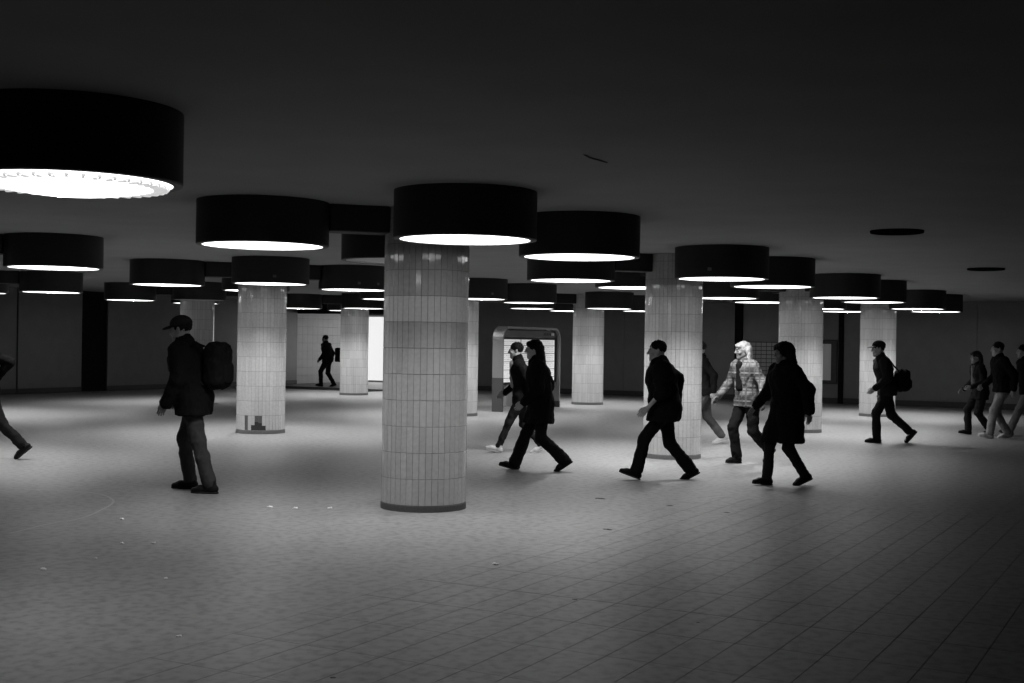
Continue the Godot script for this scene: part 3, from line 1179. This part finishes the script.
	for k in 2:
		var side := -1.0 if k == 0 else 1.0
		f.cap(pelvis + across * side * 0.05 * s, waist + across * side * 0.035 * s, 0.112 * s, 0.1 * s, 0.04)
		f.cap(hips[k], knees[k], 0.1 * s, 0.075 * s * slim, 0.04)
		f.cap(knees[k], ankles[k] + (knees[k] - ankles[k]).normalized() * 0.02 * s, 0.073 * s * slim, spec.get("flare", 0.068) * s, 0.03)
	f.cut(waist, up)
	var low := minf(ankles[0].y, ankles[1].y)
	part("trousers", mesh_of([crumple(f.net(), 0.14, 0.016, seed_)]), spec.get("legs_mat") if spec.has("legs_mat") else cloth(spec.legs), root)

	# shoes
	for k in 2:
		var pitch: float = (spec.fl if k == 0 else spec.fr)[2]
		var b := Basis(Vector3.RIGHT, pitch)
		f = Field.new(Vector3(-0.07, -0.1, -0.22) * s, Vector3(0.07, 0.07, 0.12) * s, 0.009)
		f.cap(Vector3(0, -0.04, 0.045) * s, Vector3(0, -0.045, -0.1) * s, 0.04 * s, 0.042 * s, 0.02)
		f.cap(Vector3(0, -0.05, -0.1) * s, Vector3(0, -0.06, -0.165) * s, 0.042 * s, 0.033 * s, 0.02)
		f.cap(Vector3(0, 0.03, 0.015) * s, Vector3(0, -0.04, 0.02) * s, 0.042 * s, 0.044 * s, 0.02)
		f.cut(Vector3(0, -0.0845 * s, 0), Vector3.DOWN)
		f.cut(Vector3(0, 0.045 * s, 0), Vector3.UP)
		var sh := part("shoe", mesh_of([f.net()]), cloth(spec.shoe, 0.5), root, Transform3D(b, ankles[k]))
		f = Field.new(Vector3(-0.06, -0.1, -0.21) * s, Vector3(0.06, -0.06, 0.1) * s, 0.009)
		f.cap(Vector3(0, -0.075, 0.045) * s, Vector3(0, -0.075, -0.1) * s, 0.042 * s, 0.047 * s, 0.01)
		f.cap(Vector3(0, -0.075, -0.1) * s, Vector3(0, -0.075, -0.163) * s, 0.047 * s, 0.036 * s, 0.01)
		f.cut(Vector3(0, -0.085 * s, 0), Vector3.DOWN)
		f.cut(Vector3(0, -0.066 * s, 0), Vector3.UP)
		part("sole", mesh_of([f.net()]), cloth(spec.get("sole", 0.02), 0.7), sh)

	# coat or jacket with sleeves and collar
	lo = wrists[0].min(wrists[1]).min(pelvis) - Vector3(0.22, 0.1, 0.25) * s
	lo.y = minf(lo.y, spec.hem * s - 0.03)
	hi = wrists[0].max(wrists[1]).max(neck) + Vector3(0.22, 0.1, 0.25) * s
	f = Field.new(lo, hi, 0.0165)
	var drop: float = spec.hem * s
	for k in 2:
		var side := -1.0 if k == 0 else 1.0
		f.cap(chest + across * side * 0.07 * s, waist + across * side * 0.05 * s, 0.125 * bulk, 0.112 * bulk, 0.06)
		f.cap(waist + across * side * 0.05 * s, pelvis + across * side * 0.055 * s, 0.112 * bulk, 0.128 * bulk, 0.06)
		var way: Vector3 = knees[k] - hips[k]
		var reach := clampf((hips[k].y - drop) / maxf(-way.y, 0.1), 0.0, 1.0)
		var tail: Vector3 = hips[k] + way * reach * Vector3(1, 1, 0.75) + Vector3(0, -0.08, 0)
		f.cap(pelvis + across * side * 0.055 * s, tail, 0.128 * bulk, spec.get("skirt", 0.135) * bulk, 0.07)
		f.cap(chest + across * side * 0.07 * s, shoulders[k] + up * 0.0, 0.118 * bulk, 0.075 * bulk, 0.06)
	f.cap(chest, neck + up * 0.0, 0.12 * bulk, 0.085 * bulk, 0.05)
	f.cap(neck + up * 0.0 * s, neck + up * spec.get("collar", 0.05) * s, 0.078 * s, 0.076 * s, 0.02)
	f.cut(Vector3(0, drop, 0), Vector3(0, -1, 0))
	for k in 2:
		f.cap(shoulders[k], elbows[k], 0.074 * bulk, 0.062 * bulk, 0.04)
		var cuff: Vector3 = wrists[k]
		if spec.get("bare", -1) == k:
			cuff = elbows[k].lerp(wrists[k], 0.25)
		f.cap(elbows[k], cuff, 0.062 * bulk, 0.05 * bulk, 0.03)
	var coat_part := part(spec.get("top", "coat"), mesh_of([crumple(f.net(), 0.13, spec.get("fold", 0.018), seed_ + 9.0)]), spec.get("coat_mat") if spec.has("coat_mat") else cloth(spec.coat), root)
	if spec.has("shirt"):
		# the open front shows what is worn below
		var fs := Field.new(Vector3(-0.12, -0.3, -0.2) * s, Vector3(0.12, 0.24, 0.1) * s, 0.012)
		fs.cap(Vector3(0, 0.12, -0.045) * s, Vector3(0.01, -0.2, -0.014) * s, 0.05 * s, 0.066 * s, 0.02)
		part("shirt", mesh_of([crumple(fs.net(), 0.1, 0.01, seed_)]), cloth(spec.shirt), coat_part, Transform3D(Basis(across, Vector3.UP, across.cross(Vector3.UP)), chest + Vector3(0, 0, -0.064) * bulk))

	# hair
	f = Field.new(Vector3(-0.17, -0.4, -0.14), Vector3(0.17, 0.16, 0.2), 0.0085)
	var kind: String = spec.get("hair_kind", "short")
	f.ell(Vector3(0, 0.042, 0.024), Vector3(0.085, 0.092, 0.102), 0.02)
	if kind == "short":
		f.cut(Vector3(0, 0.0, -0.055), Vector3(0, -0.55, -0.75).normalized())
		f.cut(Vector3(0, -0.035, 0), Vector3.DOWN)
	else:
		f.ell(Vector3(0, -0.03, -0.1), Vector3(0.052, 0.085, 0.06), 0.02, Basis.IDENTITY, -1.0)
		var big := 1.5 if kind == "thick" else 1.0
		f.cap(Vector3(-0.045, 0.075, -0.062), Vector3(0.045, 0.075, -0.062), 0.026, 0.026, 0.03)
		var end := -0.34 if kind != "thick" else -0.22
		for a in [-1.3, -0.75, -0.25, 0.25, 0.75, 1.3]:
			var q := Vector3(sin(a) * 0.085, 0.02, 0.03 + cos(a) * 0.075)
			f.cap(q, q + Vector3(sin(a) * 0.02 * big, end, 0.03 * cos(a) * big + 0.01), 0.03 * big, 0.026 * big, 0.03)
		if kind == "thick":
			f.ell(Vector3(0, 0.035, 0.04), Vector3(0.115, 0.105, 0.12), 0.03)
			f.ell(Vector3(0, -0.03, -0.115), Vector3(0.055, 0.085, 0.07), 0.02, Basis.IDENTITY, -1.0)
	part("hair", mesh_of([crumple(f.net(), 0.05, 0.012, seed_)]), cloth(spec.hair, 0.6), root, head_xf)

	if spec.get("cap", false):
		f = Field.new(Vector3(-0.13, -0.05, -0.24), Vector3(0.13, 0.17, 0.16), 0.0085)
		f.ell(Vector3(0, 0.06, 0.018), Vector3(0.1, 0.09, 0.115), 0.01)
		f.cut(Vector3(0, 0.042, 0), Vector3(0, -1, 0.1).normalized())
		var crown := part("cap", mesh_of([f.net()]), cloth(spec.get("cap_grey", 0.02)), root, head_xf)
		f = Field.new(Vector3(-0.11, 0.0, -0.2), Vector3(0.11, 0.08, -0.03), 0.007)
		f.ell(Vector3(0, 0.045, -0.09), Vector3(0.082, 0.012, 0.095), 0.005, Basis(Vector3.RIGHT, -0.18))
		part("peak", mesh_of([f.net()]), cloth(spec.get("peak_grey", 0.02)), crown)
	return root


func skin(v: float) -> StandardMaterial3D:
	var key := "skin_%.2f" % v
	if not M.has(key):
		var m := mat(key, v, 0.5, 0.4)
		m.vertex_color_use_as_albedo = true
	return M[key]


func bag(called: String, label: String, category: String, where: Vector3, turn: float, half: Vector3, v: float, strap: Array, lift := 0.0) -> void:
	var t := thing(called, label, category, where, deg_to_rad(turn))
	var f := Field.new(-half, half, 0.014)
	f.rbox(Vector3.ZERO, half, minf(half.x, minf(half.y, half.z)) * 0.85, 0.02)
	part("body", mesh_of([crumple(f.net(), 0.12, 0.018, where.x)]), cloth(v, 0.8), t)
	var p := Vector3(half.x * 0.62, half.y * 0.42, half.z * 0.35)
	f = Field.new(-p, p, 0.014)
	f.rbox(Vector3.ZERO, p, minf(p.x, minf(p.y, p.z)) * 0.8, 0.02)
	part("pocket", mesh_of([f.net()]), cloth(v * 1.3, 0.8), t, at(0, -half.y * 0.3, half.z * 0.85))
	if strap.size():
		part("strap", tube(strap, 0.013, 8), cloth(v * 1.2, 0.8), t)


func striped() -> StandardMaterial3D:
	# woven stripes, dark on pale
	var im := Image.create(64, 256, false, Image.FORMAT_RGB8)
	var r := RandomNumberGenerator.new()
	r.seed = 12
	im.fill(Color(0.86, 0.86, 0.86))
	var y := 0
	while y < 256:
		var h := r.randi_range(6, 18)
		var v := [0.9, 0.55, 0.8, 0.42][r.randi_range(0, 3)] as float
		im.fill_rect(Rect2i(0, y, 64, h), Color(v, v, v))
		y += h
	for k in 6:
		im.fill_rect(Rect2i(k * 11, 0, 3, 256), Color(0.6, 0.6, 0.6))
	var m := mat("striped_wool", 0.30, 0.9, 0.3)
	textured(m, ImageTexture.create_from_image(im), 2.6)
	m.uv1_world_triplanar = false
	return m


func build_people() -> void:
	M.weave = noise_tex(0.06, 0.75, 1.0, 3, 33, 256)
	# the ways people walk, turned with the hall: 118 is across the rows of columns towards the side wall
	var walk := {"hip": 0.885, "lean": 0.07, "fl": [0.36, 0.0, 0.28], "fr": [-0.30, 0.05, -0.55], "hl": [-0.17, 0.48, 0.05], "hr": [0.2, 0.44, 0.03]}
	var make := func(more: Dictionary) -> Dictionary:
		var d := walk.duplicate()
		d.merge(more, true)
		return d

	person("man in peaked cap and dark coat standing feet apart, wearing a backpack", Vector3(-9.26, 0, -10.11), 110.0, {
		"h": 1.85, "hip": 0.92, "lean": 0.10, "fl": [-0.26, 0.0, 0.0], "fr": [0.10, 0.0, 0.0], "gap": 0.16, "hl": [0.10, 0.5, 0.04], "hr": [0.16, 0.47, 0.06], "hem": 0.76, "bulk": 1.28,
		"coat": 0.008, "legs": 0.05, "shoe": 0.012, "hair": 0.01, "cap": true, "cap_grey": 0.02, "collar": 0.07, "skin": 0.22, "nod": -0.15})
	bag("backpack", "big black backpack on the back of man in dark coat", "backpack", Vector3(-9.02, 1.32, -10.20), 110.0, Vector3(0.18, 0.25, 0.12), 0.008,
		[Vector3(-0.12, 0.2, -0.1), Vector3(-0.13, 0.24, -0.2), Vector3(-0.14, 0.1, -0.36), Vector3(-0.13, -0.1, -0.3), Vector3(-0.12, -0.2, -0.1)])
	person("woman in black knee-length coat with long dark hair striding past the board", Vector3(-7.25, 0, -14.21), 118.0, make.call({
		"h": 1.70, "female": true, "fl": [-0.29, 0.06, -0.6], "fr": [0.33, 0.0, 0.25], "hl": [0.16, 0.46, 0.04], "hr": [-0.12, 0.48, 0.04], "hem": 0.62, "bulk": 1.15, "coat": 0.006, "legs": 0.008, "shoe": 0.008, "flare": 0.085, "hair": 0.006, "hair_kind": "long", "skirt": 0.15}))
	person("person in dark jacket, slim trousers and white shoes walking beside black-coated woman", Vector3(-8.66, 0, -16.35), 118.0, make.call({
		"h": 1.66, "female": true, "fl": [0.34, 0.0, 0.25], "fr": [-0.28, 0.03, -0.4], "hem": 0.76, "coat": 0.007, "legs": 0.02, "slim": 0.85, "flare": 0.05, "shoe": 0.55, "sole": 0.5, "hair": 0.01, "hair_kind": "short", "shirt": 0.35, "skin": 0.36}))
	person("person in black jacket with one bare forearm striding past a tiled column", Vector3(-5.57, 0, -14.16), 118.0, make.call({
		"h": 1.71, "fl": [0.34, 0.02, 0.35], "fr": [-0.33, 0.03, -0.5], "hl": [0.17, 0.46, 0.10], "hr": [-0.24, 0.38, 0.10], "bare": 0, "hem": 0.72, "bulk": 1.42, "coat": 0.006, "legs": 0.007, "shoe": 0.006, "flare": 0.08, "hair": 0.006, "skin": 0.3, "top": "jacket"}))
	person("person in dark jacket, jeans and white trainers half hidden behind a tiled column", Vector3(-7.06, 0, -19.72), 118.0, make.call({
		"h": 1.72, "hip": 0.895, "fl": [0.34, 0.0, 0.25], "fr": [-0.30, 0.03, -0.3], "hem": 0.80, "coat": 0.012, "legs": 0.10, "shoe": 0.6, "sole": 0.6, "hair": 0.03, "shirt": 0.4, "top": "jacket"}))
	person("fair-haired woman in pale striped woollen jacket and dark trousers", Vector3(-5.40, 0, -16.80), 150.0, make.call({
		"h": 1.70, "female": true, "hip": 0.905, "fl": [-0.33, 0.1, -0.8], "fr": [0.12, 0.0, 0.05], "hl": [0.02, 0.46, 0.24], "hr": [0.16, 0.44, 0.20], "hem": 0.80, "bulk": 1.05, "coat": 0.4, "coat_mat": striped(), "legs": 0.012, "shoe": 0.01, "flare": 0.075, "hair": 0.36, "hair_kind": "long", "skin": 0.15, "shirt": 0.01, "top": "jacket", "look": -0.3}))
	person("woman in black knee-length coat with thick dark hair, stepping forward", Vector3(-4.17, 0, -14.46), 140.0, make.call({
		"h": 1.68, "female": true, "hip": 0.91, "lean": 0.05, "fl": [-0.20, 0.04, -0.35], "fr": [0.22, 0.0, 0.1], "hl": [-0.16, 0.47, 0.12], "hr": [0.14, 0.44, 0.24], "hem": 0.52, "bulk": 1.25, "skirt": 0.15, "coat": 0.006, "legs": 0.015, "shoe": 0.01, "slim": 0.9, "flare": 0.06, "hair": 0.006, "hair_kind": "thick", "skin": 0.2}))
	person("man in peaked cap and dark jacket striding with a shoulder bag", Vector3(-4.59, 0, -21.85), 118.0, make.call({
		"h": 1.76, "hip": 0.90, "lean": 0.11, "fl": [0.19, 0.0, 0.05], "fr": [-0.42, 0.10, -0.85], "hl": [0.16, 0.44, 0.04], "hr": [-0.06, 0.5, 0.06], "hem": 0.80, "bulk": 1.08, "coat": 0.014, "legs": 0.012, "shoe": 0.008, "hair": 0.01, "cap": true, "cap_grey": 0.012, "peak_grey": 0.2, "skin": 0.3, "top": "jacket", "collar": 0.06}))
	bag("shoulder_bag", "black shoulder bag hanging behind the man in peaked cap", "bag", Vector3(-4.37, 1.06, -21.97), 118.0, Vector3(0.11, 0.19, 0.13), 0.006,
		[Vector3(-0.02, 0.1, 0.0), Vector3(-0.02, 0.24, -0.15), Vector3(-0.03, 0.36, -0.24), Vector3(-0.04, 0.42, -0.32)])
	person("man in black coat, pale trousers and white shoes walking beside a woman", Vector3(-3.07, 0, -24.38), 118.0, make.call({
		"h": 1.78, "hip": 0.905, "fl": [0.26, 0.0, 0.2], "fr": [-0.12, 0.01, -0.15], "hem": 0.82, "bulk": 1.1, "coat": 0.007, "legs": 0.26, "shoe": 0.55, "sole": 0.5, "hair": 0.01, "skin": 0.3}))
	person("woman in dark clothes and black boots walking close beside pale-trousered man", Vector3(-3.55, 0, -25.07), 122.0, make.call({
		"h": 1.62, "female": true, "fl": [-0.15, 0.02, -0.2], "fr": [0.2, 0.0, 0.15], "hem": 0.72, "coat": 0.012, "legs": 0.015, "shoe": 0.01, "hair": 0.02, "hair_kind": "long", "skin": 0.22, "hl": [0.2, 0.38, 0.02], "shirt": 0.12}))
	person("person in black coat and grey trousers following the couple", Vector3(-2.78, 0, -25.60), 118.0, make.call({
		"h": 1.76, "hem": 0.76, "coat": 0.007, "legs": 0.26, "shoe": 0.2, "sole": 0.2, "hair": 0.01, "skin": 0.3}))
	person("man in dark jacket walking in front of the lit passage", Vector3(-25.84, 0, -34.68), 100.0, make.call({
		"h": 1.78, "hip": 0.90, "fl": [0.2, 0.0, 0.15], "fr": [-0.2, 0.02, -0.3], "hl": [0.1, 0.46, 0.06], "hr": [-0.06, 0.5, 0.1], "hem": 0.82, "bulk": 1.12, "coat": 0.012, "legs": 0.01, "shoe": 0.01, "hair": 0.01, "skin": 0.2, "grip": 1}))
	bag("satchel", "flat dark satchel carried by the man near lit passage", "bag", Vector3(-25.5, 1.08, -34.86), 100.0, Vector3(0.06, 0.24, 0.15), 0.01, [])
	person("person in dark coat walking off with a trailing leg stretched back", Vector3(-13.71, 0, -11.12), 118.0, make.call({
		"h": 1.74, "fl": [0.3, 0.0, 0.2], "fr": [-0.46, 0.09, -0.7], "hl": [0.2, 0.44, 0.04], "hr": [-0.1, 0.30, 0.08], "skin": 0.15, "hem": 0.80, "coat": 0.004, "legs": 0.01, "shoe": 0.01, "hair": 0.01}))


# ------------------------------------------------------------------ litter on the floor
func build_litter() -> void:
	var scrap := func(r: RandomNumberGenerator, size: float) -> ArrayMesh:
		var f := Field.new(Vector3(-size, -0.004, -size), Vector3(size, size * 0.5, size), size * 0.14)
		f.ell(Vector3(0, size * 0.12, 0), Vector3(size * (0.6 + r.randf() * 0.3), size * 0.22, size * 0.55), 0.002)
		f.ell(Vector3(size * 0.2, size * 0.2, size * 0.1), Vector3(size * 0.35, size * 0.2, size * 0.4), 0.002)
		f.cut(Vector3(0, 0.001, 0), Vector3.DOWN)
		return mesh_of([crumple(f.net(), size * 0.7, size * 0.35, r.randf() * 50.0)])
	var r := RandomNumberGenerator.new()
	r.seed = 99
	var spots := [[-6.969, -6.14, 0.022], [-7.139, -7.37, 0.022], [-8.302, -8.176, 0.024], [-7.342, -7.234, 0.02], [-7.0, -6.646, 0.015], [-6.039, -6.35, 0.015], [-4.81, -5.163, 0.018], [-4.454, -8.023, 0.025], [-7.249, -9.799, 0.026], [-7.757, -9.532, 0.03], [-7.519, -9.611, 0.028]]
	for p in spots:
		var o := part("paper_scrap", scrap.call(r, p[2] * 1.35), M.litter_paper, self, at(p[0], 0.0, p[1]))
		o.name = numbered("paper_scrap")
		tag(o, "small crumpled white paper scrap lying on the grey floor", "litter", "white paper scraps on the floor")
	for p in [[-3.611, -4.925, 0.02], [-5.435, -12.018, 0.05], [-4.471, -10.065, 0.04], [-4.617, -11.91, 0.035], [-3.964, -11.736, 0.03], [-3.423, -7.21, 0.018], [-2.531, -7.004, 0.012]]:
		var o := part("dirt_clod", scrap.call(r, p[2]), M.clod, self, Transform3D(Basis.from_scale(Vector3(1.3, 0.3, 1.1)), Vector3(p[0], 0.0, p[1])))
		o.name = numbered("dirt_clod")
		tag(o, "small flat dark clod of dirt on the grey floor", "litter", "dark clods on the floor")
	# a pale line scrawled on the floor
	var pts := [Vector2(-8.45, -7.1), Vector2(-8.621, -7.663), Vector2(-8.645, -8.016), Vector2(-8.893, -8.483), Vector2(-9.219, -8.959), Vector2(-9.603, -9.263), Vector2(-9.994, -9.395), Vector2(-10.368, -9.339), Vector2(-10.8, -9.2)]
	var cv := Curve2D.new()
	cv.bake_interval = 0.02
	for k in pts.size():
		var tng: Vector2 = (pts[mini(k + 1, pts.size() - 1)] - pts[maxi(k - 1, 0)]) / 6.0
		cv.add_point(pts[k], -tng, tng)
	var bp := cv.get_baked_points()
	var st := SurfaceTool.new()
	st.begin(Mesh.PRIMITIVE_TRIANGLES)
	for k in range(0, bp.size() - 6, 5):
		var a := bp[k]
		var b := bp[k + 5]
		var n := (b - a).orthogonal().normalized() * 0.012
		quad(st, Vector3(a.x - n.x, 0.0012, a.y - n.y), Vector3(a.x + n.x, 0.0012, a.y + n.y), Vector3(b.x + n.x, 0.0012, b.y + n.y), Vector3(b.x - n.x, 0.0012, b.y - n.y), Vector3.UP)
	var ch := part("chalk_line", st.commit(), M.chalk, self)
	tag(ch, "faint pale curved chalk line scrawled across the grey floor", "chalk line")
